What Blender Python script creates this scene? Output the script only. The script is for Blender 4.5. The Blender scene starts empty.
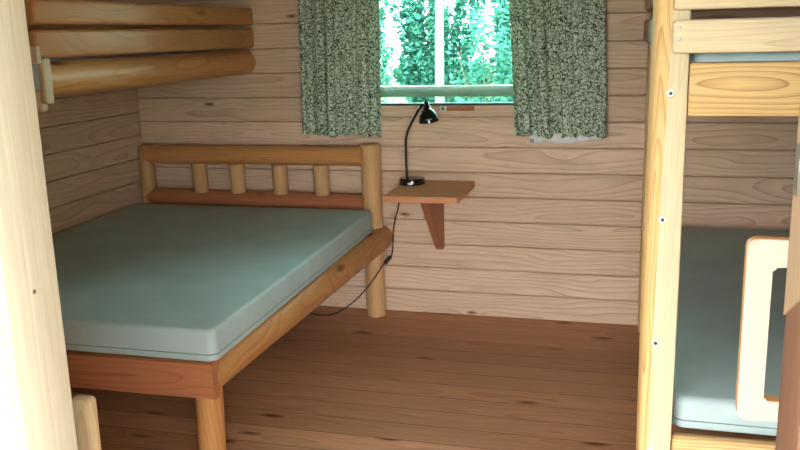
import bpy, bmesh, math, random
from mathutils import Vector, Matrix
random.seed(7)
C = bpy.context.scene.collection
S = bpy.context.scene
PITCH = 0.13056          # height of one wall board
LEFT, RIGHT, BACK = -2.728, 1.10, 4.30
FRONT_IN, FRONT_OUT = 0.91, 0.80
CEIL = 2.35

# ------------------------------------------------------------------ materials
class NT:
    def __init__(s, name):
        s.m = bpy.data.materials.new(name); s.m.use_nodes = True
        s.t = s.m.node_tree; s.t.nodes.clear()
        s.out = s.t.nodes.new('ShaderNodeOutputMaterial')
    def n(s, typ, **kw):
        o = s.t.nodes.new('ShaderNode' + typ)
        for k, v in kw.items(): setattr(o, k, v)
        return o
    def link(s, a, b): s.t.links.new(a, b)
    def put(s, sock, v):
        if hasattr(v, 'is_output'): s.link(v, sock)
        elif v is not None: sock.default_value = v
    def math(s, op, a, b=None, c=None, clamp=False):
        o = s.n('Math', operation=op, use_clamp=clamp)
        s.put(o.inputs[0], a); s.put(o.inputs[1], b)
        if c is not None: s.put(o.inputs[2], c)
        return o.outputs[0]
    def vec(s, x=0., y=0., z=0.):
        o = s.n('CombineXYZ'); s.put(o.inputs[0], x); s.put(o.inputs[1], y); s.put(o.inputs[2], z)
        return o.outputs[0]
    def noise(s, v, scale=1., detail=2., rough=.5):
        o = s.n('TexNoise'); s.put(o.inputs['Vector'], v)
        o.inputs['Scale'].default_value = scale; o.inputs['Detail'].default_value = detail
        o.inputs['Roughness'].default_value = rough
        return o.outputs['Fac'], o.outputs['Color']
    def ramp(s, fac, stops, interp='LINEAR'):
        o = s.n('ValToRGB'); cr = o.color_ramp; cr.interpolation = interp
        while len(cr.elements) < len(stops): cr.elements.new(.5)
        for e, (p, c) in zip(cr.elements, stops):
            e.position = p; e.color = (*c, 1) if len(c) == 3 else c
        s.put(o.inputs[0], fac); return o.outputs['Color']
    def mix(s, fac, a, b, mode='MIX'):
        o = s.n('Mix', data_type='RGBA', blend_type=mode)
        s.put(o.inputs[0], fac)
        s.put(o.inputs[6], a if hasattr(a, 'is_output') else (*a, 1))
        s.put(o.inputs[7], b if hasattr(b, 'is_output') else (*b, 1))
        return o.outputs[2]
    def bsdf(s, color, rough=.5, spec=.5, bump=None, strength=.2, dist=.002, metal=0., coat=0.):
        b = s.n('BsdfPrincipled'); s.put(b.inputs['Base Color'], color if hasattr(color, 'is_output') else (*color, 1))
        s.put(b.inputs['Roughness'], rough); b.inputs['Specular IOR Level'].default_value = spec
        b.inputs['Metallic'].default_value = metal; b.inputs['Coat Weight'].default_value = coat
        if bump is not None:
            u = s.n('Bump'); u.inputs['Strength'].default_value = strength; u.inputs['Distance'].default_value = dist
            s.link(bump, u.inputs['Height']); s.link(u.outputs[0], b.inputs['Normal'])
        s.link(b.outputs[0], s.out.inputs[0]); return b

def mul(c, k): return tuple(x * k for x in c)

def wood(name, axis, base, ring=.014, contrast=.35, red=.0, knots=1.0, board=None, board_axis=None, vary=.15,
         rough=.45, ringdepth=.05, dirt=0.0, fibre=.12, coat=0.0, dark=None, joint=0.):
    """pine: growth rings around an axis that wanders, fibres, knots; board = height of the boards of a clad surface"""
    N = NT(name)
    tc = N.n('TexCoord'); sep = N.n('SeparateXYZ'); N.link(tc.outputs['Object'], sep.inputs[0])
    X, Y, Z = sep.outputs
    rnd = N.n('ObjectInfo').outputs['Random']
    g, a, b = {'x': (X, Z, Y), 'y': (Y, Z, X), 'z': (Z, X, Y)}[axis]
    tone = None
    if board:
        src = {'z': Z, 'y': Y, 'x': X}[board_axis]
        other = [q for q in (X, Y, Z) if q is not g and q is not src][0]
        k = N.math('FLOOR', N.math('DIVIDE', src, board))
        wn = N.n('TexWhiteNoise', noise_dimensions='1D'); N.put(wn.inputs['W'], N.math('ADD', k, .37)); wv = wn.outputs['Value']
        sp = N.n('SeparateXYZ'); N.link(wn.outputs['Color'], sp.inputs[0])
        local = N.math('SUBTRACT', N.math('SUBTRACT', src, N.math('MULTIPLY', k, board)), board * .5)
        a = N.math('ADD', local, N.math('MULTIPLY', N.math('SUBTRACT', sp.outputs[0], .5), board * .9)); b = other
        g = N.math('ADD', g, N.math('MULTIPLY', k, 5.31)); tone = sp.outputs[1]
    else:
        g = N.math('ADD', g, N.math('MULTIPLY', rnd, 37.))
        wn = N.n('TexWhiteNoise', noise_dimensions='1D'); N.put(wn.inputs['W'], rnd); tone = wn.outputs['Value']
        a = N.math('ADD', a, N.math('MULTIPLY', N.math('SUBTRACT', rnd, .5), .03))
    _, wc = N.noise(N.vec(N.math('MULTIPLY', g, 1.1), N.math('MULTIPLY', a, 3.), N.math('MULTIPLY', b, 3.)), 1., 2., .45)
    ws = N.n('SeparateXYZ'); N.link(wc, ws.inputs[0])
    a2 = N.math('ADD', a, N.math('MULTIPLY', N.math('SUBTRACT', ws.outputs[0], .5), .16))
    b2 = N.math('ADD', N.math('ADD', b, ringdepth), N.math('MULTIPLY', N.math('SUBTRACT', ws.outputs[1], .5), .16))
    # knots
    vo = N.n('TexVoronoi'); vo.inputs['Scale'].default_value = 1.0; vo.inputs['Randomness'].default_value = 1.
    N.put(vo.inputs['Vector'], N.vec(N.math('MULTIPLY', g, 2.2), N.math('MULTIPLY', a, 7.), N.math('MULTIPLY', b, 7.)))
    kd = vo.outputs['Distance']
    near = N.math('SUBTRACT', 1., N.math('MULTIPLY', kd, 3.2), clamp=True)      # grain bends round the knots
    r = N.math('SQRT', N.math('ADD', N.math('MULTIPLY', a2, a2), N.math('MULTIPLY', b2, b2)))
    r = N.math('ADD', r, N.math('MULTIPLY', near, .022))
    saw = N.math('FRACT', N.math('DIVIDE', r, ring))
    dk = dark or (base[0] * (1 - contrast * .75), base[1] * (1 - contrast), base[2] * (1 - contrast * 1.15))
    lines = N.ramp(saw, [(0., base), (.45, mul(base, .97)), (.82, tuple((p + q) / 2 for p, q in zip(base, dk))), (.93, dk), (1., base)])
    big, _ = N.noise(N.vec(N.math('MULTIPLY', g, .9), N.math('MULTIPLY', a, 5.), N.math('MULTIPLY', b, 5.)), 1., 3.)
    col = N.mix(N.math('MULTIPLY', N.math('SUBTRACT', big, .35, clamp=True), 1.2, clamp=True), lines, mul(base, .92))
    fb, _ = N.noise(N.vec(N.math('MULTIPLY', g, 6.), N.math('MULTIPLY', a, 240.), N.math('MULTIPLY', b, 240.)), 1., 2.)
    col = N.mix(1., col, N.ramp(fb, [(.3, (1 - fibre,) * 3), (.7, (1 + fibre * .5,) * 3)]), 'MULTIPLY')
    tn = N.ramp(tone, [(0., (1 - vary, 1 - vary * 1.1, 1 - vary * 1.25)), (1., (1 + vary * .4,) * 3)])
    col = N.mix(1., col, tn, 'MULTIPLY')
    if dirt:
        dn, _ = N.noise(N.vec(N.math('MULTIPLY', g, 2.5), N.math('MULTIPLY', a, 9.), N.math('MULTIPLY', b, 9.)), 1., 4., .65)
        col = N.mix(N.ramp(dn, [(.5, (0,) * 3), (.72, (dirt,) * 3)]), col, (base[0] * .5, base[1] * .55, base[2] * .6))
    if knots:
        size = N.math('MULTIPLY', .15, knots)
        sharp = N.ramp(N.math('DIVIDE', kd, size), [(.35, (1, 1, 1)), (.8, (.35, .35, .35)), (1., (0, 0, 0))])
        col = N.mix(sharp, col, (base[0] * .22, base[1] * .13, base[2] * .10))
    if joint:   # dirt packed in the joints between the boards
        col = N.mix(N.math('GREATER_THAN', N.math('ABSOLUTE', local), board * .5 - joint), col, mul(base, .18))
    N.bsdf(col, rough + .08, .22, bump=fb, strength=.12, coat=coat)
    return N.m

PINE_W = (.74, .545, .385)
M = {}
M['wall'] = wood('wall_pine', 'x', PINE_W, ring=.021, contrast=.40, knots=.6, board=PITCH, board_axis='z', vary=.16, dirt=.4, ringdepth=.03)
M['wall_side'] = wood('side_wall_pine', 'y', PINE_W, ring=.021, contrast=.34, knots=.6, board=PITCH, board_axis='z', vary=.12, dirt=.3)
M['floor'] = wood('floor_pine', 'x', (.66, .335, .185), ring=.022, contrast=.30, knots=1.0, board=.135, board_axis='y', vary=.30, rough=.42, dirt=.25, joint=.0018)
M['deck'] = wood('weathered_deck', 'x', (.42, .36, .28), board=.126, board_axis='y', contrast=.25, rough=.7)
M['ceil'] = wood('ceiling_pine', 'x', (.55, .40, .26), board=.12, board_axis='y', contrast=.2)
LOG = (.60, .29, .105)
for ax in 'xyz':
    M['log_' + ax] = wood('log_pine_' + ax, ax, LOG, ring=.016, contrast=.34, knots=1.0, vary=.12, rough=.38, coat=0.)
    M['red_' + ax] = wood('reddish_pine_' + ax, ax, (.45, .175, .08), ring=.015, contrast=.42, knots=.9, vary=.08, rough=.4, coat=0.)
    M['post_' + ax] = wood('honey_pine_' + ax, ax, (.72, .60, .40), ring=.013, contrast=.18, knots=.7, vary=.08, rough=.45)
    M['pale_' + ax] = wood('pale_pine_' + ax, ax, (.70, .56, .37), ring=.012, contrast=.22, knots=.7, vary=.06, rough=.5)
    M['yellow_' + ax] = wood('yellow_pine_' + ax, ax, (.66, .44, .19), ring=.0095, contrast=.62, knots=1.1, vary=.08, rough=.5)
    M['white_' + ax] = wood('bare_pine_' + ax, ax, (.66, .59, .48), ring=.012, contrast=.10, knots=.5, vary=.05, rough=.6)
    M['cream_' + ax] = wood('cream_pine_' + ax, ax, (.53, .50, .41), ring=.012, contrast=.10, knots=.5, vary=.05, rough=.6)
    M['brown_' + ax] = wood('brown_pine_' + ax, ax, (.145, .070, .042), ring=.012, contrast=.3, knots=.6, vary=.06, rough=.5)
M['handle'] = wood('bare_pull_pine', 'z', (.45, .39, .33), contrast=.10, knots=0, rough=.6)
M['stop'] = wood('tan_pine', 'z', (.27, .18, .115), contrast=.2, knots=.4)
M['post2'] = wood('peeled_log', 'z', (.66, .405, .185), ring=.014, contrast=.28, knots=1., vary=.08, rough=.45)
M['shelf'] = wood('shelf_pine', 'x', (.70, .31, .15), ring=.02, contrast=.22, knots=.4, vary=.04, rough=.5)

def fabric_mattress(name, c):
    N = NT(name); tc = N.n('TexCoord')
    f, _ = N.noise(tc.outputs['Object'], 5., 4., .6)
    col = N.mix(N.ramp(f, [(.35, (0,) * 3), (.7, (1,) * 3)]), mul(c, .9), mul(c, 1.04))
    w, _ = N.noise(tc.outputs['Object'], 500., 1.)
    N.bsdf(col, .62, .22, bump=w, strength=.1)
    return N.m
M['mattress'] = fabric_mattress('blue_green_vinyl', (.42, .525, .53))
M['piping'] = fabric_mattress('dark_piping', (.17, .25, .26))

def plain(name, c, rough=.5, metal=0., spec=.5, coat=0.):
    N = NT(name); tc = N.n('TexCoord'); f, _ = N.noise(tc.outputs['Object'], 30., 3.)
    N.bsdf(N.mix(f, mul(c, .88), mul(c, 1.1)), rough, spec, metal=metal, coat=coat); return N.m
M['black'] = plain('black_enamel', (.006, .006, .007), .18, coat=.5)
M['cable'] = plain('brown_black_cable', (.018, .012, .010), .45)
M['steel'] = plain('zinc_steel', (.75, .75, .73), .45, metal=.7)
M['dullmetal'] = plain('dull_grey_metal', (.22, .20, .18), .4, metal=.8)
M['gasket'] = plain('dark_gasket', (.035, .045, .04), .6)
M['outerbar'] = plain('weathered_outer_bar', (.46, .27, .235), .7)
M['whitecloth'] = plain('white_lining', (.78, .78, .77), .8)
M['whitepaint'] = plain('white_paint', (.82, .81, .77), .5)  # white colour stands in for daylight blowing out the outer casing
M['tag'] = plain('grey_tag', (.35, .35, .36), .7)
M['bulb'] = plain('frosted_bulb', (.7, .7, .66), .4)

def curtain_mat():
    N = NT('sage_floral_cotton'); tc = N.n('TexCoord')
    sep = N.n('SeparateXYZ'); N.link(tc.outputs['UV'], sep.inputs[0])
    u, v = sep.outputs[0], sep.outputs[1]
    p = N.vec(u, v, 0.)
    _, nc = N.noise(p, 38., 2.)
    w = N.n('VectorMath', operation='SCALE'); N.link(nc, w.inputs[0]); w.inputs[3].default_value = .022
    q = N.n('VectorMath', operation='ADD'); N.link(p, q.inputs[0]); N.link(w.outputs[0], q.inputs[1])
    vo = N.n('TexVoronoi', feature='DISTANCE_TO_EDGE'); vo.inputs['Scale'].default_value = 54.; N.link(q.outputs[0], vo.inputs['Vector'])
    v2 = N.n('TexVoronoi', feature='F1'); v2.inputs['Scale'].default_value = 98.; N.link(q.outputs[0], v2.inputs['Vector'])
    f1, _ = N.noise(p, 70., 3., .7)
    pale, mid, dark = (.79, .90, .74), (.44, .55, .40), (.03, .06, .035)
    petals = N.ramp(vo.outputs['Distance'], [(.03, dark), (.09, mid), (.18, pale)])
    leaf = N.ramp(v2.outputs['Distance'], [(.34, pale), (.52, mid), (.72, dark)])
    col = N.mix(N.ramp(f1, [(.44, (0,) * 3), (.54, (1,) * 3)]), petals, leaf)
    d = N.n('BsdfDiffuse'); N.link(col, d.inputs[0])
    t = N.n('BsdfTranslucent'); N.link(N.mix(.5, col, (.25, .35, .25)), t.inputs[0])
    mx = N.n('MixShader'); mx.inputs[0].default_value = .22
    N.link(d.outputs[0], mx.inputs[1]); N.link(t.outputs[0], mx.inputs[2]); N.link(mx.outputs[0], N.out.inputs[0])
    return N.m
M['curtain'] = curtain_mat()

def glass_mat(name, c):
    N = NT(name)
    tr = N.n('BsdfTransparent'); tr.inputs[0].default_value = (*c, 1)
    gl = N.n('BsdfGlossy'); gl.inputs[0].default_value = (.9, 1, .97, 1); gl.inputs['Roughness'].default_value = .02
    fr = N.n('Fresnel'); fr.inputs[0].default_value = 1.45
    mx = N.n('MixShader'); N.link(fr.outputs[0], mx.inputs[0]); N.link(tr.outputs[0], mx.inputs[1]); N.link(gl.outputs[0], mx.inputs[2])
    N.link(mx.outputs[0], N.out.inputs[0]); return N.m
M['glass'] = glass_mat('green_tinted_glass', (.72, .96, .91))

def leaf_mat(name, c):
    N = NT(name); rnd = N.n('NewGeometry').outputs['Random Per Island']
    col = N.ramp(rnd, [(0., mul(c, .5)), (1., mul(c, 1.6))])
    d = N.n('BsdfDiffuse'); N.link(col, d.inputs[0]); t = N.n('BsdfTranslucent'); N.link(col, t.inputs[0])
    mx = N.n('MixShader'); mx.inputs[0].default_value = .4
    N.link(d.outputs[0], mx.inputs[1]); N.link(t.outputs[0], mx.inputs[2]); N.link(mx.outputs[0], N.out.inputs[0]); return N.m
M['leaf'] = leaf_mat('fresh_leaf', (.062, .172, .13))
M['leaf_dark'] = leaf_mat('deep_leaf', (.058, .162, .125))
def bark(name, c, dk):
    N = NT(name); tc = N.n('TexCoord'); mp = N.n('Mapping'); mp.inputs['Scale'].default_value = (4, 4, 14)
    N.link(tc.outputs['Object'], mp.inputs[0]); f, _ = N.noise(mp.outputs[0], 1.5, 4., .6)
    N.bsdf(N.ramp(f, [(.3, dk), (.45, c)]), .8, .2, bump=f, strength=.3); return N.m
M['birch'] = bark('birch_bark', (.42, .43, .40), (.08, .07, .06))
M['bark'] = bark('brown_bark', (.16, .12, .09), (.05, .04, .03))
def grass_mat():
    N = NT('meadow_grass'); tc = N.n('TexCoord'); f, _ = N.noise(tc.outputs['Object'], 6., 5., .7)
    N.bsdf(N.ramp(f, [(.3, (.05, .09, .025)), (.7, (.14, .2, .07))]), .9, .1, bump=f, strength=.5, dist=.03); return N.m
M['grass'] = grass_mat()

# ------------------------------------------------------------------ mesh helpers
WL = {}   # world position of every object's origin
def tag(o, label=None, cat=None, group=None, kind=None):
    for k, v in (('label', label), ('category', cat), ('group', group), ('kind', kind)):
        if v: o[k] = v
    return o
def thing(name, loc, label, cat, group=None):
    o = bpy.data.objects.new(name, None); o.empty_display_size = .1; C.objects.link(o)
    o.location = loc; WL[o.name] = Vector(loc); return tag(o, label, cat, group)
def obj(name, bm, mat, parent=None, smooth=True, angle=40, kind=None, label=None):
    bmesh.ops.recalc_face_normals(bm, faces=bm.faces)
    lo = Vector([min(v.co[i] for v in bm.verts) for i in range(3)]); hi = Vector([max(v.co[i] for v in bm.verts) for i in range(3)])
    c = (lo + hi) / 2
    for v in bm.verts: v.co -= c
    me = bpy.data.meshes.new(name); bm.to_mesh(me); bm.free(); me.materials.append(mat)
    if smooth:
        for p in me.polygons: p.use_smooth = True
        me.set_sharp_from_angle(angle=math.radians(angle))
    o = bpy.data.objects.new(name, me); C.objects.link(o); WL[o.name] = c
    if parent is not None: o.parent = parent; o.location = c - WL[parent.name]
    else: o.location = c
    return tag(o, label=label, kind=kind)
def box(bm, x0, x1, y0, y1, z0, z1, bev=.004, seg=2, shift=None):
    r = bmesh.ops.create_cube(bm, size=1.); vs = r['verts']
    for v in vs:
        v.co = Vector(((x0 + x1) / 2 + v.co.x * (x1 - x0), (y0 + y1) / 2 + v.co.y * (y1 - y0), (z0 + z1) / 2 + v.co.z * (z1 - z0)))
        if shift: v.co += Vector(shift(v.co))
    if bev:
        es = list({e for v in vs for e in v.link_edges})
        bmesh.ops.bevel(bm, geom=es, offset=bev, segments=seg, affect='EDGES', profile=.5)
    return bm
def bx(*a, **k): return box(bmesh.new(), *a, **k)
def log(p0, p1, r0, r1=None, n=24, rings=10, cham=.006, wob=.0, flat=None, bm=None, seed=1):
    """a peeled log from p0 to p1, tapering, ends slightly chamfered; flat = planed off at that fraction of the radius on given side"""
    bm = bm or bmesh.new(); r1 = r1 or r0; p0, p1 = Vector(p0), Vector(p1); d = (p1 - p0); L = d.length; d.normalize()
    up = Vector((0, 0, 1)) if abs(d.z) < .9 else Vector((0, 1, 0)); a = d.cross(up).normalized(); b = a.cross(d).normalized()
    rr = random.Random(seed); ph = [rr.uniform(0, 6.28) for _ in range(4)]
    ts = [0, cham / L] + [i / rings for i in range(1, rings)] + [1 - cham / L, 1]
    prev = None; first = None
    for i, t in enumerate(ts):
        r = r0 + (r1 - r0) * t; r -= cham if i in (0, len(ts) - 1) else 0
        cen = p0 + d * (L * t); ring = []
        for k in range(n):
            th = 2 * math.pi * k / n
            q = r * (1 + wob * (math.sin(th * 2 + ph[0] + t * 3) + .6 * math.sin(th * 3 + ph[1] - t * 5)))
            o = a * math.cos(th) + b * math.sin(th)
            v = o * q
            if flat:
                for (f, fr) in flat:
                    f = Vector(f); m = v.dot(f)
                    if m > fr * r: v -= f * (m - fr * r)
            ring.append(bm.verts.new(cen + v))
        if prev: 
            for k in range(n): bm.faces.new((prev[k], prev[(k + 1) % n], ring[(k + 1) % n], ring[k]))
        else: first = ring
        prev = ring
    bm.faces.new(list(reversed(first))); bm.faces.new(prev)
    return bm
def tube(pts, r, n=10, bm=None):
    bm = bm or bmesh.new(); pts = [Vector(p) for p in pts]; 
    # Catmull-Rom
    P = []
    for i in range(len(pts) - 1):
        p0 = pts[max(i - 1, 0)]; p1 = pts[i]; p2 = pts[i + 1]; p3 = pts[min(i + 2, len(pts) - 1)]
        for s in range(6):
            t = s / 6
            P.append(.5 * ((2 * p1) + (p2 - p0) * t + (2 * p0 - 5 * p1 + 4 * p2 - p3) * t * t + (3 * p1 - p0 - 3 * p2 + p3) * t ** 3))
    P.append(pts[-1]); prev = None; first = None
    ref = Vector((.3, .9, .1)).normalized()
    for i, p in enumerate(P):
        d = (P[min(i + 1, len(P) - 1)] - P[max(i - 1, 0)]).normalized()
        a = d.cross(ref).normalized(); b = a.cross(d).normalized()
        ring = [bm.verts.new(p + (a * math.cos(2 * math.pi * k / n) + b * math.sin(2 * math.pi * k / n)) * r) for k in range(n)]
        if prev:
            for k in range(n): bm.faces.new((prev[k], prev[(k + 1) % n], ring[(k + 1) % n], ring[k]))
        else: first = ring
        prev = ring
    bm.faces.new(list(reversed(first))); bm.faces.new(prev); return bm
def lathe(prof, origin=(0, 0, 0), axis=(0, 0, 1), n=32, close=True):
    """prof: (radius, height) points"""
    bm = bmesh.new(); ax = Vector(axis).normalized(); q = Vector((0, 0, 1)).rotation_difference(ax); prev = None
    for (r, h) in prof:
        ring = [bm.verts.new(Vector(origin) + q @ Vector((r * math.cos(2 * math.pi * k / n), r * math.sin(2 * math.pi * k / n), h))) for k in range(n)]
        if prev:
            for k in range(n): bm.faces.new((prev[k], prev[(k + 1) % n], ring[(k + 1) % n], ring[k]))
        else: first = ring
        prev = ring
    if close: bm.faces.new(list(reversed(first))); bm.faces.new(prev)
    return bm
def prism(bm, prof, p0, p1, to3):
    """extrude a closed 2D profile; to3(u, v, w) -> xyz"""
    A = [bm.verts.new(to3(u, v, p0)) for u, v in prof]; B = [bm.verts.new(to3(u, v, p1)) for u, v in prof]; n = len(prof)
    for k in range(n): bm.faces.new((A[k], A[(k + 1) % n], B[(k + 1) % n], B[k]))
    bm.faces.new(list(reversed(A))); bm.faces.new(B)
def struct(name, bm, mat, parent=None, **k): return obj(name, bm, mat, parent, kind='structure' if parent is None else None, **k)

# ------------------------------------------------------------------ room shell
DEPTH = .012
def board_prof(z0, z1, t=.10):
    return [(-DEPTH, z0), (-.002, z0 + .004), (0, z0 + .009), (0, z1 - .005), (-.003, z1 - .0015), (-DEPTH, z1), (-t, z1), (-t, z0)]
WX0, WX1, WZ0, WZ1 = -1.36, -.50, 1.075, 2.02
bm = bmesh.new(); to_back = lambda u, v, w: (w, BACK - u, v)
for k in range(18):
    z0, z1 = k * PITCH, (k + 1) * PITCH
    segs = [(LEFT - .1, RIGHT + .1)]
    if z1 > WZ0 - .1 and z0 < WZ1: segs = [(LEFT - .1, WX0), (WX1, RIGHT + .1)]
    for a, b in segs: prism(bm, board_prof(z0, z1), a, b, to_back)
prism(bm, board_prof(7 * PITCH, 1.072), WX0, WX1, to_back)
prism(bm, [(-.012, 1.05), (-.012, 1.10), (-.05, 1.10), (-.05, 1.05)], WX0, WX1, to_back)   # taller board under the window, plus hidden backing added to block leaking light
prism(bm, board_prof(WZ1, 16 * PITCH + .00), WX0, WX1, to_back)
struct('wall_back', bm, M['wall'], smooth=False)
# the board texture counts boards from the floor, so put the origin back at z = 0
def reorigin(o, p):
    p = Vector(p); d = o.location - p
    for v in o.data.vertices: v.co += d
    o.location = p; WL[o.name] = p
reorigin(bpy.data.objects['wall_back'], (0, BACK, 0))
def side_wall(name, x, sgn, off):
    bm = bmesh.new(); f = lambda u, v, w: (x + sgn * u, w, v)
    z = -off
    while z < CEIL:
        prism(bm, board_prof(max(z, 0.), min(z + PITCH, CEIL)), FRONT_OUT, BACK, f); z += PITCH
    o = struct(name, bm, M['wall_side'], smooth=False); reorigin(o, (x, 0, -off)); return o
side_wall('wall_left', LEFT, 1, .075)
side_wall('wall_right', RIGHT, -1, .0)
DX0, DX1, DZ = -.72, .158, 1.95
bm = bmesh.new(); f_front = lambda u, v, w: (w, FRONT_IN + u, v)
for k in range(18):
    z0, z1 = k * PITCH, min((k + 1) * PITCH, CEIL)
    segs = [(LEFT - .1, DX0 - .06), (DX1 + .06, RIGHT + .1)] if z0 < DZ - .02 else [(LEFT - .1, RIGHT + .1)]
    for a, b in segs: prism(bm, board_prof(z0, z1, .09), a, b, f_front)
o = struct('wall_front', bm, M['wall'], smooth=False); reorigin(o, (0, FRONT_IN, 0))
bm = bmesh.new(); FW = .135; y = FRONT_OUT
k0 = int(FRONT_OUT / FW)
for k in range(k0, int(BACK / FW) + 1):
    y0, y1 = k * FW, (k + 1) * FW
    prism(bm, [(y0, 0), (y1, 0), (y1, -.06), (y0, -.06)], LEFT - .1, RIGHT + .1, lambda u, v, w: (w, u, v))
o = struct('floor', bm, M['floor'], smooth=False); reorigin(o, (0, 0, 0))
bm = bmesh.new()
for k in range(int(FRONT_OUT / .12) - 1, int(BACK / .12) + 2):
    y0, y1 = k * .12, (k + 1) * .12
    prism(bm, [(y0, CEIL + .01), (y0 + .008, CEIL), (y1 - .008, CEIL), (y1, CEIL + .01), (y1, CEIL + .08), (y0, CEIL + .08)], LEFT - .1, RIGHT + .1, lambda u, v, w: (w, u, v))
o = struct('ceiling', bm, M['ceil'], smooth=False); reorigin(o, (0, 0, 0))

# door opening: left jamb (reveal + outer casing), right jamb, head, threshold
jl = struct('trim_1', bx(DX0 - .06, DX0, FRONT_OUT + .012, FRONT_IN, 0, DZ + .05, bev=.003), M['cream_z'])
struct('outer_casing', bx(DX0 - .16, DX0 - .006, FRONT_OUT - .022, FRONT_OUT + .012, -.05, DZ + .1, bev=.003), M['whitepaint'], jl)
struct('nail_head', lathe([(0.003, 0), (.0028, .0008), (.001, .001)], (DX0, .862, 1.195), (1, 0, 0), n=10), M['dullmetal'], jl)
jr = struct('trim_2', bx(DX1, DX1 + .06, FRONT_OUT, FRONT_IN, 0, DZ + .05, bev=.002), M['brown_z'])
bm = bmesh.new(); prism(bm, [(FRONT_IN - .075, 1.245), (FRONT_IN - .0005, 1.205), (FRONT_IN - .0005, DZ), (FRONT_IN - .075, DZ)], DX1 - .002, DX1 + .004, lambda u, v, w: (w, u, v))
struct('door_stop', bm, M['stop'], jr, smooth=False)
struct('latch_plate', bx(DX1 - .0035, DX1 - .0019, FRONT_IN - .03, FRONT_IN - .008, 1.335, 1.385, bev=.0005, seg=1), M['dullmetal'], jr)
struct('trim_3', bx(DX0, DX1, FRONT_OUT, FRONT_IN, DZ, DZ + .05, bev=.003), M['pale_x'])

# the door, swung into the room behind the right jamb, with its wooden pull
ang = math.radians(9.5); hinge = Vector((.185, .935, 0)); dd = Vector((math.sin(ang), math.cos(ang), 0)); dn = Vector((math.cos(ang), -math.sin(ang), 0))
def door_to(u, v, w): return hinge + dd * u + dn * w + Vector((0, 0, v))   # u along the door, v up, w away from the doorway
door = bpy.data.objects.new('door_1', None); C.objects.link(door); door.location = hinge; WL['door_1'] = hinge; tag(door, kind='structure')
bm = bmesh.new()
for k in range(7): prism(bm, [(k * .12 + .001, .012), ((k + 1) * .12 - .001, .012), ((k + 1) * .12 - .001, DZ - .02), (k * .12 + .001, DZ - .02)], 0, .035, door_to)
obj('door_leaf', bm, M['pale_z'], door, smooth=False)
for z in (.25, 1.5):
    bm = bmesh.new(); prism(bm, [(.05, z), (.80, z), (.80, z + .11), (.05, z + .11)], .035, .06, door_to); obj('ledge_board', bm, M['pale_y'], door, smooth=False)
def handle_mesh():
    # C-shaped plate cut from one board, square to the door leaf; outline in (x, z) at y = HY
    bm = bmesh.new(); HY = 1.42; k = HY / 1.3
    def arc(cx, cz, r, a0, a1, n=6): return [(cx + r * math.cos(math.radians(a0 + (a1 - a0) * i / n)), cz + r * math.sin(math.radians(a0 + (a1 - a0) * i / n))) for i in range(n + 1)]
    def Zs(z): return 1.5 - (1.5 - z) * k
    xl, xr = .1675 * k, .29; zt, zb = Zs(1.192), Zs(.906); il = .204 * k; it, ib = Zs(1.150), Zs(.939)
    r, q = .016, .006
    out = [(xr, zb)] + [(xr, zt)] + arc(xl + r, zt - r, r, 90, 180) + arc(xl + r, zb + r, r, 180, 270)
    inn = [(xr, ib)] + arc(il + q, ib + q, q, 270, 180) + arc(il + q, it - q, q, 180, 90) + [(xr, it)]
    # triangulate the C between the two outlines with three strips
    def at(p, y): return bm.verts.new((p[0], y, p[1]))
    loop = [(xr, zt)] + arc(xl + r, zt - r, r, 90, 180) + arc(xl + r, zb + r, r, 180, 270) + [(xr, zb), (xr, ib)] + arc(il + q, ib + q, q, 270, 180) + arc(il + q, it - q, q, 180, 90) + [(xr, it)]
    t = .026
    A = [at(p, HY) for p in loop]; B = [at(p, HY + t) for p in loop]; n = len(loop)
    fa = bm.faces.new(A); fb = bm.faces.new(list(reversed(B)))
    for i in range(n): bm.faces.new((A[i], B[i], B[(i + 1) % n], A[(i + 1) % n]))
    es = [e for e in list(fa.edges) + list(fb.edges)]
    bmesh.ops.bevel(bm, geom=es, offset=.003, segments=2, affect='EDGES')
    bmesh.ops.triangulate(bm, faces=[f for f in bm.faces if len(f.verts) > 4])
    return bm
dh = obj('door_handle', handle_mesh(), M['handle'], door, label='pale rounded wooden pull handle')
dh.data.materials.append(M['log_z'])
for p in dh.data.polygons:
    if abs(p.normal.y) < .9: p.material_index = 1

# ------------------------------------------------------------------ window
win = bpy.data.objects.new('window_1', None); C.objects.link(win); win.location = ((WX0 + WX1) / 2, BACK, WZ0); WL['window_1'] = win.location.copy(); tag(win, kind='structure')
# inner trim below the glass, with a small step
bm = bmesh.new(); prism(bm, [(-.05, 1.078), (.004, 1.078), (.006, 1.081), (.006, 1.108), (.002, 1.111), (.002, 1.114), (.008, 1.117), (.008, 1.131), (-.05, 1.131)], WX0, WX1, to_back)
obj('bottom_trim', bm, M['wall'], win, smooth=False)
bm = bx(WX0 + .0, WX1, BACK - .004, BACK + .05, 1.131, 1.142, bev=.002); obj('gasket', bm, M['gasket'], win)
for n_, a, b in (('side_trim', WX0, WX0 + .045), ('side_trim', WX1 - .045, WX1)): obj(n_, bx(a, b, BACK - .008, BACK + .06, 1.142, WZ1, bev=.003), M['pale_z'], win)
obj('top_trim', bx(WX0 + .045, WX1 - .045, BACK - .008, BACK + .06, WZ1 - .05, WZ1, bev=.003), M['pale_x'], win)
obj('pane', bx(WX0 + .045, WX1 - .045, BACK + .022, BACK + .026, 1.142, WZ1 - .05, bev=0), M['glass'], win, smooth=False)
obj('outer_bar', bx(WX0 + .0, WX1, BACK + .034, BACK + .07, 1.172, 1.229, bev=.004), M['outerbar'], win, label='grey green bar behind the glass')
lt = obj('latch', bx(-.965, -.925, BACK - .022, BACK - .008, 1.104, 1.131, bev=.004), M['steel'], win, label='metal window latch')
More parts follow.
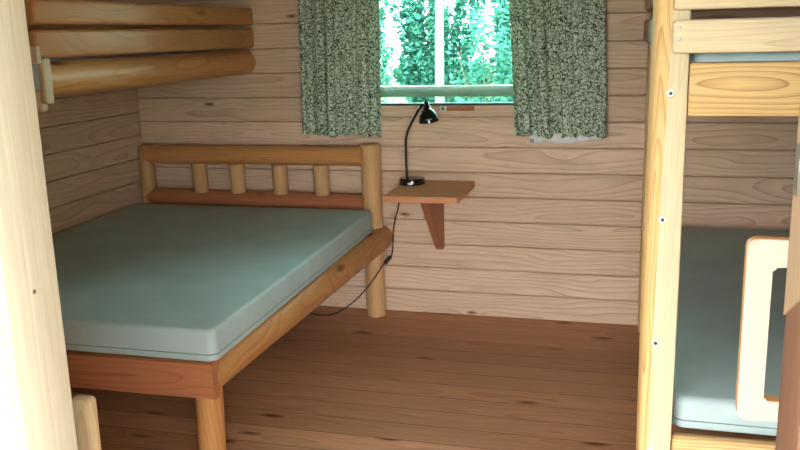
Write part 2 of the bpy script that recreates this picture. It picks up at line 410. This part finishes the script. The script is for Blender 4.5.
bm = bx(-.93, -.785, BACK - .034, BACK - .020, 1.106, 1.128, bev=.005); obj('latch_lever', bm, M['red_x'], lt)
obj('latch_knob', log((-.945, BACK - .04, 1.118), (-.945, BACK - .01, 1.118), .009, n=14, rings=2, cham=.002), M['dullmetal'], lt)

# unseen porch cover, side wall and deck, added to tune the doorway brightness
bm = bmesh.new()
for k in range(16): prism(bm, [(-1.12 + k * .12, 2.22), (-1.11 + k * .12, 2.21), (-1.01 + k * .12, 2.21), (-1.0 + k * .12, 2.22), (-1.0 + k * .12, 2.26), (-1.12 + k * .12, 2.26)], -3., 1.3, lambda u, v, w: (w, u, v))
struct('roof', bm, M['ceil'], smooth=False)
bm = bmesh.new()
for k in range(19): prism(bm, board_prof(k * .13 - .25, k * .13 - .12, .04), -1.1, FRONT_OUT - .002, lambda u, v, w: (1.16 - u, w, v))
o = struct('wall_porch', bm, M['deck'], smooth=False); reorigin(o, (1.16, 0, -.25))  # unseen side wall, added to keep light off the left jamb
bm = bmesh.new()
for k in range(15): prism(bm, [(-1.1 + k * .126, -.07), (-1.098 + k * .126, -.06), (-.978 + k * .126, -.06), (-.976 + k * .126, -.07), (-.976 + k * .126, -.10), (-1.1 + k * .126, -.10)], -3., 1.15, lambda u, v, w: (w, u, v))
struct('floor_porch', bm, M['deck'], smooth=False)  # unseen deck boards, added to bounce daylight up through the door

# ------------------------------------------------------------------ curtains
def curtain(name, x0, x1, x0t, x1t, label, seed):
    rr = random.Random(seed); bm = bmesh.new(); uvl = bm.loops.layers.uv.new('uv'); nx, nz = 110, 46; zb, zt = .984, 2.035
    ph = [rr.uniform(0, 6.28) for _ in range(5)]; grid = []; W = (x1 - x0) * 1.7
    for j in range(nz + 1):
        t = j / nz; z = zb + (zt - zb) * t; row = []
        for i in range(nx + 1):
            s = i / nx
            x = (x0 + (x1 - x0) * s) * (1 - t) + (x0t + (x1t - x0t) * s) * t
            sw = s + .012 * math.sin(ph[0] + 3 * t)
            amp = .026 + .009 * math.sin(ph[3] + 5 * s)
            y = amp * math.sin(2 * math.pi * 5 * sw + ph[1] + 1.1 * math.sin(6 * s + ph[2])) * (1 - .25 * t) + .010 * math.sin(2 * math.pi * 3 * sw + ph[4]) * (1 - t * .5)
            x += .006 * math.sin(2 * math.pi * 14 * sw + ph[2])
            dz = (.006 * math.sin(2 * math.pi * 7 * sw + ph[1] + 1.) + .004 * math.sin(11 * s + ph[0])) if j == 0 else 0
            row.append(bm.verts.new((x, 4.212 + y, z + dz)))
        grid.append(row)
    for j in range(nz):
        for i in range(nx):
            f = bm.faces.new((grid[j][i], grid[j][i + 1], grid[j + 1][i + 1], grid[j + 1][i]))
            for l, (a, b) in zip(f.loops, ((i, j), (i + 1, j), (i + 1, j + 1), (i, j + 1))): l[uvl].uv = (a / nx * W + seed * 1.3, b / nz * (zt - zb))
    o = obj(name, bm, M['curtain']); so = o.modifiers.new('thickness', 'SOLIDIFY'); so.thickness = .002; so.offset = 0
    tag(o, label, 'curtain', 'floral window curtains'); return o
curtain('curtain', -1.682, -1.252, -1.662, -1.235, 'green floral curtain left of the window, hanging above the log bed', 1)
cr = curtain('curtain', -.568, -.126, -.632, -.172, 'green floral curtain right of the window, with white lining under its hem', 2)
bm = bmesh.new(); pts = []
n = 40
for i in range(n + 1):
    s = i / n; x = -.50 + .36 * s
    zl = .998; zb_ = .944 + .016 * s + .006 * math.sin(9 * s) + (.02 if i in (0, n) else 0)
    pts.append((bm.verts.new((x, 4.235 + .006 * math.sin(30 * s), zl)), bm.verts.new((x, 4.24 + .006 * math.sin(30 * s), zb_))))
for i in range(n): bm.faces.new((pts[i][0], pts[i + 1][0], pts[i + 1][1], pts[i][1]))
ln = obj('lining', bm, M['whitecloth'], cr, label='white lining hem'); ln.modifiers.new('thickness', 'SOLIDIFY').thickness = .002
obj('care_tag', bx(-.497, -.478, 4.226, 4.2275, .952, .970, bev=0), M['tag'], ln, smooth=False)
rod = thing('curtain_rod', (-.905, 4.212, 2.06), 'wooden curtain rod above the window carrying both curtains', 'curtain rod')
obj('rod', log((-1.75, 4.212, 2.05), (-.06, 4.212, 2.05), .012, n=16, rings=4, cham=.003), M['log_x'], rod)
for x in (-1.70, -.11): obj('bracket', bx(x - .012, x + .012, 4.195, BACK + .004, 2.035, 2.066, bev=.003), M['log_y'], rod)

# ------------------------------------------------------------------ double log bed
bed = thing('double_bed', (-2.0, 3.3, 0), 'low double log bed with headboard, standing against the back wall in the left corner', 'bed')
hb = obj('headboard_post', log((-1.322, 4.215, 0), (-1.327, 4.215, .941), .050, .053, wob=.012, rings=14, seed=3, flat=[((-.5, -.87, 0), .93)]), M['post2'], bed)
obj('headboard_post', log((-2.640, 4.2, 0), (-2.645, 4.2, .921), .041, .040, wob=.02, rings=10, seed=4), M['post2'], bed)
obj('headboard_rail', log((-2.65, 4.205, .872), (-1.36, 4.205, .878), .051, .053, wob=.012, rings=16, seed=5), M['log_x'], bed)
obj('headboard_rail', log((-2.65, 4.205, .632), (-1.36, 4.205, .630), .048, .048, wob=.012, rings=16, seed=6), M['red_x'], bed)
for i, x in enumerate((-2.300, -2.076, -1.824, -1.587)):
    obj('spindle', log((x, 4.172, .670), (x - .003, 4.172, .832), .0400, .0410, wob=.012, rings=4, cham=.004, seed=20 + i), M['post2'], bed)
obj('side_rail', log((-1.367, 2.366, .397), (-1.297, 4.262, .431), .069, .070, wob=.008, rings=24, cham=.010, seed=7, flat=[((0, 0, 1), .9)]), M['log_y'], bed)
obj('side_rail', log((-2.65, 2.36, .395), (-2.65, 4.26, .425), .06, .06, wob=.008, rings=12, seed=8), M['log_y'], bed)
bm = bmesh.new()
pr = [(2.332, .352), (2.336, .340), (2.346, .334), (2.376, .334), (2.384, .342), (2.384, .455), (2.378, .463), (2.352, .464), (2.339, .458), (2.332, .440)]
prism(bm, pr, -2.69, -1.301, lambda u, v, w: (w, u, v - (w + 1.306) * -.010)); obj('front_board', bm, M['red_x'], bed)
for x in (-1.368, -2.62): obj('leg', log((x - .010, 2.432, 0), (x - .006, 2.432, .36), .046, .048, wob=.012, rings=6, seed=int(-x * 10)), M['log_z'], bed)
for k in range(9): obj('slat', bx(-2.66, -1.37, 2.47 + k * .2, 2.54 + k * .2, .415 + .003 * k, .437 + .003 * k, bev=.003), M['pale_x'], bed)
for z0, y0 in ((.40, 3.3),): obj('centre_support', bx(-2.63, -1.37, y0, y0 + .05, .31, .412, bev=.003), M['pale_x'], bed)

def mattress(name, x0, x1, y0, y1, z0, z1, label, group=None, tilt=0., corner=.045, edge=.022, seam=.025, smat='piping'):
    """foam slab: rounded plan corners, softly rounded edges, top a little crowned; seam runs round the side"""
    bm = bmesh.new()
    def outline(inset, n=6):
        r = max(corner - inset, .004); P = []
        for cx, cy, a0 in ((x1 - inset - r, y1 - inset - r, 0), (x0 + inset + r, y1 - inset - r, 90), (x0 + inset + r, y0 + inset + r, 180), (x1 - inset - r, y0 + inset + r, 270)):
            for i in range(n + 1):
                a = math.radians(a0 + 90 * i / n); P.append((cx + r * math.cos(a), cy + r * math.sin(a)))
        return P
    lev = []
    for i in range(5):
        a = math.radians(90 * i / 4); lev.append((edge * .5 * (1 - math.sin(a)), z0 + edge * .5 * (1 - math.cos(a))))
    for i in range(6):
        a = math.radians(90 * i / 5); lev.append((edge * (1 - math.cos(a)), z1 - edge * (1 - math.sin(a))))
    prev = None
    zt = lambda y: tilt * (y - y0)
    for ins, z in lev:
        ring = [bm.verts.new((x, y, z + zt(y))) for x, y in outline(ins)]
        if prev:
            n = len(ring)
            for k in range(n): bm.faces.new((prev[k], prev[(k + 1) % n], ring[(k + 1) % n], ring[k]))
        else: bm.faces.new(list(reversed(ring)))
        prev = ring
    # crowned top
    for ins, h in ((.10, .004), (.25, .007)):
        ring = [bm.verts.new((x, y, z1 + h + zt(y))) for x, y in outline(ins)]; n = len(ring)
        for k in range(n): bm.faces.new((prev[k], prev[(k + 1) % n], ring[(k + 1) % n], ring[k]))
        prev = ring
    bm.faces.new(prev)
    t = thing(name, ((x0 + x1) / 2, (y0 + y1) / 2, z0), label, 'mattress', group)
    obj('cover', bm, M['mattress'], t, angle=60)
    bm = bmesh.new(); ring = outline(-.001); n = len(ring); prev = first = None; rr = .0016
    for k in range(n):
        x, y = ring[k]; z = z0 + seam + zt(y); d = Vector((x - (x0 + x1) / 2, y - (y0 + y1) / 2, 0)).normalized()
        q = [bm.verts.new((x + d.x * rr * math.cos(a), y + d.y * rr * math.cos(a), z + rr * math.sin(a))) for a in (0, 1.57, 3.14, 4.71)]
        if prev:
            for i in range(4): bm.faces.new((prev[i], prev[(i + 1) % 4], q[(i + 1) % 4], q[i]))
        else: first = q
        prev = q
    for i in range(4): bm.faces.new((prev[i], prev[(i + 1) % 4], first[(i + 1) % 4], first[i]))
    obj('piping', bm, M['piping'], t)
    return t
mattress('mattress', -2.69, -1.290, 2.341, 4.120, .4665, .578, 'wide blue green mattress lying bare on the double log bed', tilt=.0175, corner=.032, edge=.014)

# ------------------------------------------------------------------ single bunk over the double bed
lb = thing('log_bunk', (-2.38, 3.4, 1.27), 'single log bunk fixed high on the left wall above the double bed', 'bunk bed')
def guard(x0, x1, y0, y1, z0, z1, dx=0.):
    b = bx(x0, x1, y0, y1, z0, z1, bev=.014, seg=3, shift=lambda c: (dx * (c.y - y0) / (y1 - y0), 0, 0)); return b
obj('guard_rail', guard(-2.03, -1.977, 2.53, BACK - .012, 1.562, 1.650), M['log_y'], lb)
obj('guard_rail', guard(-2.03, -1.980, 2.53, BACK - .008, 1.447, 1.545), M['log_y'], lb)
obj('side_rail', log((-2.045, 2.575, 1.372), (-2.047, BACK + .004, 1.370), .0625, .0635, wob=.01, rings=20, cham=.012, seed=9), M['log_y'], lb)
obj('end_board', bx(LEFT + .0, -1.962, 2.503, 2.529, 1.430, 1.490, bev=.006), M['pale_x'], lb)
obj('end_board', bx(LEFT + .0, -1.986, 2.530, 2.572, 1.262, 1.338, bev=.014), M['pale_x'], lb)
obj('end_block', bx(-1.985, -1.962, 2.530, 2.573, 1.292, 1.446, bev=.006), M['pale_z'], lb)
obj('wall_ledger', bx(LEFT - .004, LEFT + .05, 2.58, BACK, 1.25, 1.31, bev=.004), M['pale_y'], lb)
for k in range(8): obj('slat', bx(LEFT, -2.08, 2.66 + k * .2, 2.73 + k * .2, 1.3115, 1.3295, bev=.002), M['pale_x'], lb)
lm = mattress('mattress', -2.705, -2.122, 2.582, 4.27, 1.3315, 1.462, 'blue green mattress up on the left wall bunk, glimpsed under its guard rail', corner=.03)

bm = bx(-2.40, -1.9858, 2.541, 2.561, 1.340, 1.428, bev=.005); box(bm, -2.40, -2.16, 2.555, 2.586, 1.345, 1.42, bev=.004)
obj('cover_flap', bm, M['mattress'], lm)

# ------------------------------------------------------------------ two-storey bunk at the right
rb = thing('bunk_bed', (.53, 3.2, 0), 'two storey bunk bed of pale pine beside the right wall, with bolted corner posts', 'bunk bed')
PT = 1.86
def post(x0, x1, y0, y1, seamb, seamt, tgt):
    """left half rounded and proud, right half flat; returns two meshes"""
    A = bmesh.new(); B = bmesh.new(); n = 24; prev = None
    for i in range(n + 1):
        z = PT * i / n; s = seamb + (seamt - seamb) * min(z / 1.6, 1.) + .002 * math.sin(z * 5)
        w = s - x0; xl = x0 + .0015 * math.sin(z * 4 + 1)
        prof = [(s, y0), (s - w * .45, y0 + .0015), (s - w * .75, y0 + .008), (xl + .004, y0 + .020), (xl, y0 + .034), (xl, y1 - .02), (xl + .01, y1), (s, y1)]
        ring = [A.verts.new((p[0], p[1], z)) for p in prof]
        if prev:
            for k in range(len(ring)): A.faces.new((prev[k], prev[(k + 1) % len(ring)], ring[(k + 1) % len(ring)], ring[k]))
        else: A.faces.new(list(reversed(ring)))
        prev = ring
    A.faces.new(prev); prev = None
    for i in range(n + 1):
        z = PT * i / n; s = seamb + (seamt - seamb) * min(z / 1.6, 1.) + .002 * math.sin(z * 5)
        xr = x1 - .0015 * math.sin(z * 3 + 2); q = .0006
        prof = [(s + .0003, y0 + q), (xr - .006, y0 + q), (xr - .0015, y0 + q + .002), (xr, y0 + q + .007), (xr, y1), (s + .0003, y1)]
        ring = [B.verts.new((p[0], p[1], z)) for p in prof]
        if prev:
            for k in range(len(ring)): B.faces.new((prev[k], prev[(k + 1) % len(ring)], ring[(k + 1) % len(ring)], ring[k]))
        else: B.faces.new(list(reversed(ring)))
        prev = ring
    B.faces.new(prev)
    p = obj('corner_post', A, M['yellow_z'], tgt); obj('post_facing', B, M['post_z'], p)
    return p
PY = 2.10
p1 = post(.0335, .1185, PY, PY + .09, .055, .0765, rb)
p2 = obj('corner_post', bx(.95, 1.035, PY, PY + .09, 0, PT, bev=.012, seg=3), M['yellow_z'], rb)
p3 = obj('corner_post', bx(.052, .130, 4.195, 4.285, 0, PT, bev=.012, seg=3), M['yellow_z'], rb)
p4 = obj('corner_post', bx(.95, 1.035, 4.195, 4.285, 0, PT, bev=.012, seg=3), M['yellow_z'], rb)
def bolt(x, z, y=PY):
    b = obj('bolt', lathe([(.0105, 0), (.0105, .0015), (.008, .004), (.0001, .0045)], (x, y + .0008, z), (0, -1, 0), n=16), M['steel'], rb)
    obj('bolt_core', lathe([(.0048, 0), (.0048, .003), (.004, .0046), (.0001, .0047)], (x, y - .0008, z), (0, -1, 0), n=12), M['gasket'], b)
for x, z in ((.0805, 1.346), (.0740, 1.043), (.0705, .727), (.0700, .430)): bolt(x, z)
# end boards facing the door
obj('guard_board', bx(.0775, .955, PY - .026, PY - .0005, 1.535, 1.628, bev=.007, seg=3), M['pale_x'], rb)
gb = obj('guard_board', bx(.0775, .955, PY - .026, PY - .0005, 1.438, 1.513, bev=.007, seg=3), M['pale_x'], rb)
for x, z in ((.092, 1.495), (.094, 1.470)):
    obj('nail_head', lathe([(.004, 0), (.0035, .0012), (.0005, .0014)], (x, PY - .0255, z), (0, -1, 0), n=10), M['dullmetal'], gb)
obj('end_plank', bx(.120, .949, PY + .008, PY + .048, 1.291, 1.4155, bev=.006, seg=2), M['yellow_x'], rb)
obj('end_plank', bx(.120, .949, PY + .008, PY + .048, .335, .472, bev=.014, seg=3), M['yellow_x'], rb)
for x0, x1, a in ((.060, .11, -.030), (.96, 1.0, .0)):
    obj('side_rail', guard(x0, x1, PY + .092, BACK + .002, 1.572, 1.655, dx=a), M['red_y'], rb)
    obj('side_rail', guard(x0, x1, PY + .092, BACK + .004, 1.432, 1.533, dx=a), M['red_y'], rb)
    obj('side_rail', bx(.075 if x0 < .5 else .96, .112 if x0 < .5 else 1.0, PY + .091, 4.194, 1.26, 1.39, bev=.01), M['yellow_y'], rb)
    obj('side_rail', bx(.075 if x0 < .5 else .96, .112 if x0 < .5 else 1.0, PY + .091, 4.194, .33, .455, bev=.01), M['yellow_y'], rb)
for k in range(9):
    for z in (.448, 1.300): obj('slat', bx(.113, .959, 2.24 + k * .22, 2.32 + k * .22, z - .002, z + .018, bev=.002), M['pale_x'], rb)
mattress('mattress', .124, .940, 2.156, 4.188, .4735, .561, 'blue green mattress on the lower level of the right hand bunk', corner=.03)
mattress('mattress', .124, .940, 2.156, 4.188, 1.3195, 1.4430, 'blue green mattress on the upper level, a strip between pale boards', corner=.03)

# ------------------------------------------------------------------ wall shelf, lamp
sh = thing('wall_shelf', (-.96, 4.06, .38), 'small pine shelf on a bracket under the window, holding the black lamp', 'shelf')
bm = bmesh.new()
pts = [(-1.155, BACK + .006), (-1.147, 3.822), (-.798, 3.838), (-.7905, 3.842), (-.786, 3.852), (-.784, 4.26), (-.792, BACK + .006)]
prism(bm, pts, .7115, .740, lambda u, v, w: (u, v, w)); bmesh.ops.bevel(bm, geom=[e for e in bm.edges], offset=.002, segments=2, affect='EDGES'); obj('shelf_board', bm, M['shelf'], sh, angle=30)
obj('shelf_cleat', bx(-1.09, -.84, 3.90, 3.925, .696, .7115, bev=.002), M['red_x'], sh)
bm = bmesh.new(); prism(bm, [(3.905, .7110), (BACK + .004, .7110), (BACK + .004, .375), (4.255, .375), (4.22, .40)], -.990, -.955, lambda u, v, w: (w, u, v))
bmesh.ops.bevel(bm, geom=[e for e in bm.edges], offset=.002, segments=1, affect='EDGES'); obj('shelf_bracket', bm, M['red_z'], sh, smooth=False)

LX, LY = -1.104, 4.17
lamp = thing('desk_lamp', (LX, LY, .74), 'small black desk lamp with bent stem, standing on the pine shelf', 'lamp')
obj('lamp_base', lathe([(.060, .0005), (.066, .003), (.067, .027), (.063, .034), (.03, .038), (.012, .041), (.0001, .042)], (LX + .012, LY, .74)), M['black'], lamp)
obj('base_switch', bx(LX + .005, LX + .028, LY - .071, LY - .060, .747, .758, bev=.002), M['steel'], lamp)
stem = [(LX - .014, LY, .770), (LX - .017, LY, .83), (LX - .017, LY, .90), (LX - .016, LY, .965), (LX - .004, LY, 1.013), (LX + .022, LY, 1.064), (LX + .048, LY - .005, 1.108), (LX + .070, LY - .01, 1.140), (LX + .090, LY - .012, 1.150)]
obj('lamp_stem', tube(stem, .0064, 12), M['black'], lamp)
hx = Vector((LX + .098, LY - .012, 1.150)); axd = Vector((.02, -.030, -.092)).normalized()
prof = [(.011, -.012), (.014, -.008), (.014, .006), (.018, .012), (.020, .026), (.030, .034), (.040, .048), (.047, .066), (.051, .088), (.0495, .0885), (.045, .066), (.038, .05), (.028, .038), (.016, .030), (.0001, .028)]
obj('lamp_shade', lathe(prof, hx, axd), M['black'], lamp)
obj('bulb', lathe([(.012, .03), (.014, .04), (.023, .055), (.024, .066), (.017, .08), (.0001, .085)], hx, axd, n=20), M['bulb'], lamp)
cord = [(LX - .04, LY + .03, .746), (-1.165, 4.20, .747), (-1.176, 4.235, .742), (-1.180, 4.24, .70), (-1.190, 4.245, .605), (-1.212, 4.22, .500), (-1.206, 4.17, .40), (-1.209, 4.13, .350), (-1.243, 4.10, .318), (-1.285, 4.105, .255), (-1.355, 4.105, .165), (-1.43, 4.11, .092), (-1.515, 4.12, .034), (-1.60, 4.14, .006), (-1.75, 4.18, .005)]
cb = obj('cord', tube(cord, .0036, 8), M['cable'], lamp)
obj('cord_switch', log((-1.208, 4.133, .360), (-1.236, 4.106, .324), .0115, .011, n=14, rings=3, cham=.005), M['cable'], cb)

# ------------------------------------------------------------------ chair behind the left jamb
ch = thing('chair', (-1.28, 1.22, 0), 'pale wooden chair with rounded back post, showing just behind the left doorpost', 'chair')
for x in (-1.107, -1.46):
    obj('back_post', bx(x, x + .05, 1.385, 1.415, 0, .784, bev=.012, seg=4), M['pale_z'], ch)
    obj('leg', bx(x, x + .045, 1.02, 1.055, 0, .43, bev=.006), M['pale_z'], ch)
obj('seat', bx(-1.47, -1.05, 1.01, 1.384, .4305, .452, bev=.008), M['pale_x'], ch)
for z in (.60, .70): obj('backrest_slat', bx(-1.4095, -1.1075, 1.392, 1.408, z, z + .06, bev=.004), M['pale_x'], ch)
for x in (-1.095, -1.45): obj('stretcher', bx(x, x + .022, 1.056, 1.384, .2, .235, bev=.004), M['pale_y'], ch)

# ------------------------------------------------------------------ outside
bm = bmesh.new(); bmesh.ops.create_grid(bm, x_segments=2, y_segments=2, size=40); 
for v in bm.verts: v.co.z = -.25; v.co.y += 5
struct('ground', bm, M['grass'], smooth=False)
def foliage(centre, rad, n, size, seed):
    rr = random.Random(seed); bm = bmesh.new(); c = Vector(centre)
    clumps = [Vector((rr.gauss(0, .45), rr.gauss(0, .45), rr.gauss(0, .45))) for _ in range(16)]
    for i in range(n):
        q = rr.choice(clumps) + Vector((rr.gauss(0, .16), rr.gauss(0, .16), rr.gauss(0, .16)))
        p = c + Vector((q.x * rad[0], q.y * rad[1], q.z * rad[2]))
        if p.z < -.2: continue
        s = size * rr.uniform(.6, 1.3); a = Vector((rr.gauss(0, 1), rr.gauss(0, 1), rr.gauss(0, 1))).normalized(); b = a.orthogonal().normalized()
        bm.faces.new([bm.verts.new(p + a * s * u + b * s * v) for u, v in ((-1, 0), (0, .5), (1, 0), (0, -.5))])
    return bm
def tree(name, x, y, h, r, label, leaf, trunk, seed, cat='tree', tr=.09, n=3500, size=.075):
    t = thing(name, (x, y, -.25), label, cat, None)
    obj('trunk', log((x, y, -.25), (x + .05, y, h * .85), tr, tr * .55, n=14, rings=8, wob=.05, seed=seed), M[trunk], t)
    obj('foliage', foliage((x, y, h * .68), (r, r, h * .42), n, size, seed), M[leaf], t, smooth=False)
# along the line of sight through the window
tree('birch_tree', -2.98, 13.2, 6.5, .8, 'pale birch with a white trunk standing beyond the window', 'leaf', 'birch', 11, tr=.075, n=2500, size=.05)
def bush(x, y, rx, h, label, leaf, seed, n=5000, size=.05):
    t = thing('bush', (x, y, -.25), label, 'bush'); rr = random.Random(seed); bm = bmesh.new()
    # leaves on arching sprays, so that light gaps stay between them
    sprays = [(rr.uniform(-1, 1), rr.uniform(-1, 1), rr.uniform(.25, 1.)) for _ in range(70)]
    for i in range(n):
        sx, sy, sh = rr.choice(sprays); q = rr.random() ** .7
        top = h * sh * (1 - .2 * sx * sx)
        p = Vector((x + rx * (sx * (.45 + .55 * q)) + rr.gauss(0, .05), y + .35 * sy * q + rr.gauss(0, .04), -.2 + top * q + rr.gauss(0, .05)))
        p.x = max(x - rx, min(x + rx, p.x)); p.z = max(p.z, -.2)
        s = size * rr.uniform(.5, 1.4); a = Vector((rr.gauss(0, 1), rr.gauss(0, 1), rr.gauss(0, .6))).normalized(); b = a.orthogonal().normalized()
        bm.faces.new([bm.verts.new(p + a * s * u + b * s * v) for u, v in ((-1, 0), (0, .5), (1, 0), (0, -.5))])
    stem = bmesh.new()
    for sx, sy, sh in sprays[:7]: log((x + sx * rx * .2, y + sy * .1, -.25), (x + sx * rx * .8, y + sy * .3, h * sh * .7), .012, .005, n=6, rings=2, cham=.001, bm=stem)
    obj('foliage', bm, M[leaf], t, smooth=False); obj('stems', stem, M['bark'], t)
bush(-3.95, 11.6, .60, 2.2, 'loose green shrub low at the left behind the window glass', 'leaf', 21, 3000)
bush(-1.85, 11.6, .60, 2.3, 'loose green shrub low at the right behind the window glass', 'leaf', 23, 3000)
bush(-6.1, 17.5, 1.0, 3.5, 'tall green thicket farther off, left of the birch trunk', 'leaf_dark', 24, 15000, .062)
bush(-3.95, 17.5, 1.0, 3.3, 'tall green thicket farther off, behind the birch trunk', 'leaf_dark', 25, 15000, .062)
bush(-1.8, 17.5, 1.0, 3.3, 'tall green thicket farther off, right of the birch trunk', 'leaf_dark', 26, 15000, .062)

# ------------------------------------------------------------------ light and camera
w = bpy.data.worlds.new('overcast_sky'); S.world = w; w.use_nodes = True; nt = w.node_tree; nt.nodes.clear()
o_ = nt.nodes.new('ShaderNodeOutputWorld'); bg = nt.nodes.new('ShaderNodeBackground')
tc = nt.nodes.new('ShaderNodeTexCoord'); sp = nt.nodes.new('ShaderNodeSeparateXYZ'); rp = nt.nodes.new('ShaderNodeValToRGB')
nt.links.new(tc.outputs['Generated'], sp.inputs[0]); nt.links.new(sp.outputs[2], rp.inputs[0])
rp.color_ramp.elements[0].position = 0.; rp.color_ramp.elements[0].color = (.92, .96, 1., 1)
rp.color_ramp.elements[1].position = .9; rp.color_ramp.elements[1].color = (1., 1., 1., 1)
nt.links.new(rp.outputs[0], bg.inputs[0]); bg.inputs[1].default_value = 21.0; nt.links.new(bg.outputs[0], o_.inputs[0])

cam = bpy.data.cameras.new('camera'); co = bpy.data.objects.new('camera', cam); C.objects.link(co); S.camera = co
r = Vector((0.96445205, 0.26298971, -0.02585848)); u = Vector((-0.03371699, 0.21951847, 0.97502554)); fw = Vector((-0.2620981, 0.93949351, -0.22058226))
co.matrix_world = Matrix(((r.x, u.x, -fw.x, 0), (r.y, u.y, -fw.y, 0), (r.z, u.z, -fw.z, 1.5), (0, 0, 0, 1)))
cam.sensor_width = 36.; cam.lens = 847.93 / 800 * 36.; cam.clip_start = .02; cam.clip_end = 200
vs = S.view_settings; vs.view_transform = 'Standard'; vs.look = 'None'; vs.gamma = 1.; vs.use_curve_mapping = False; vs.exposure = 0.
S.cycles.diffuse_bounces = 6; S.cycles.max_bounces = 10
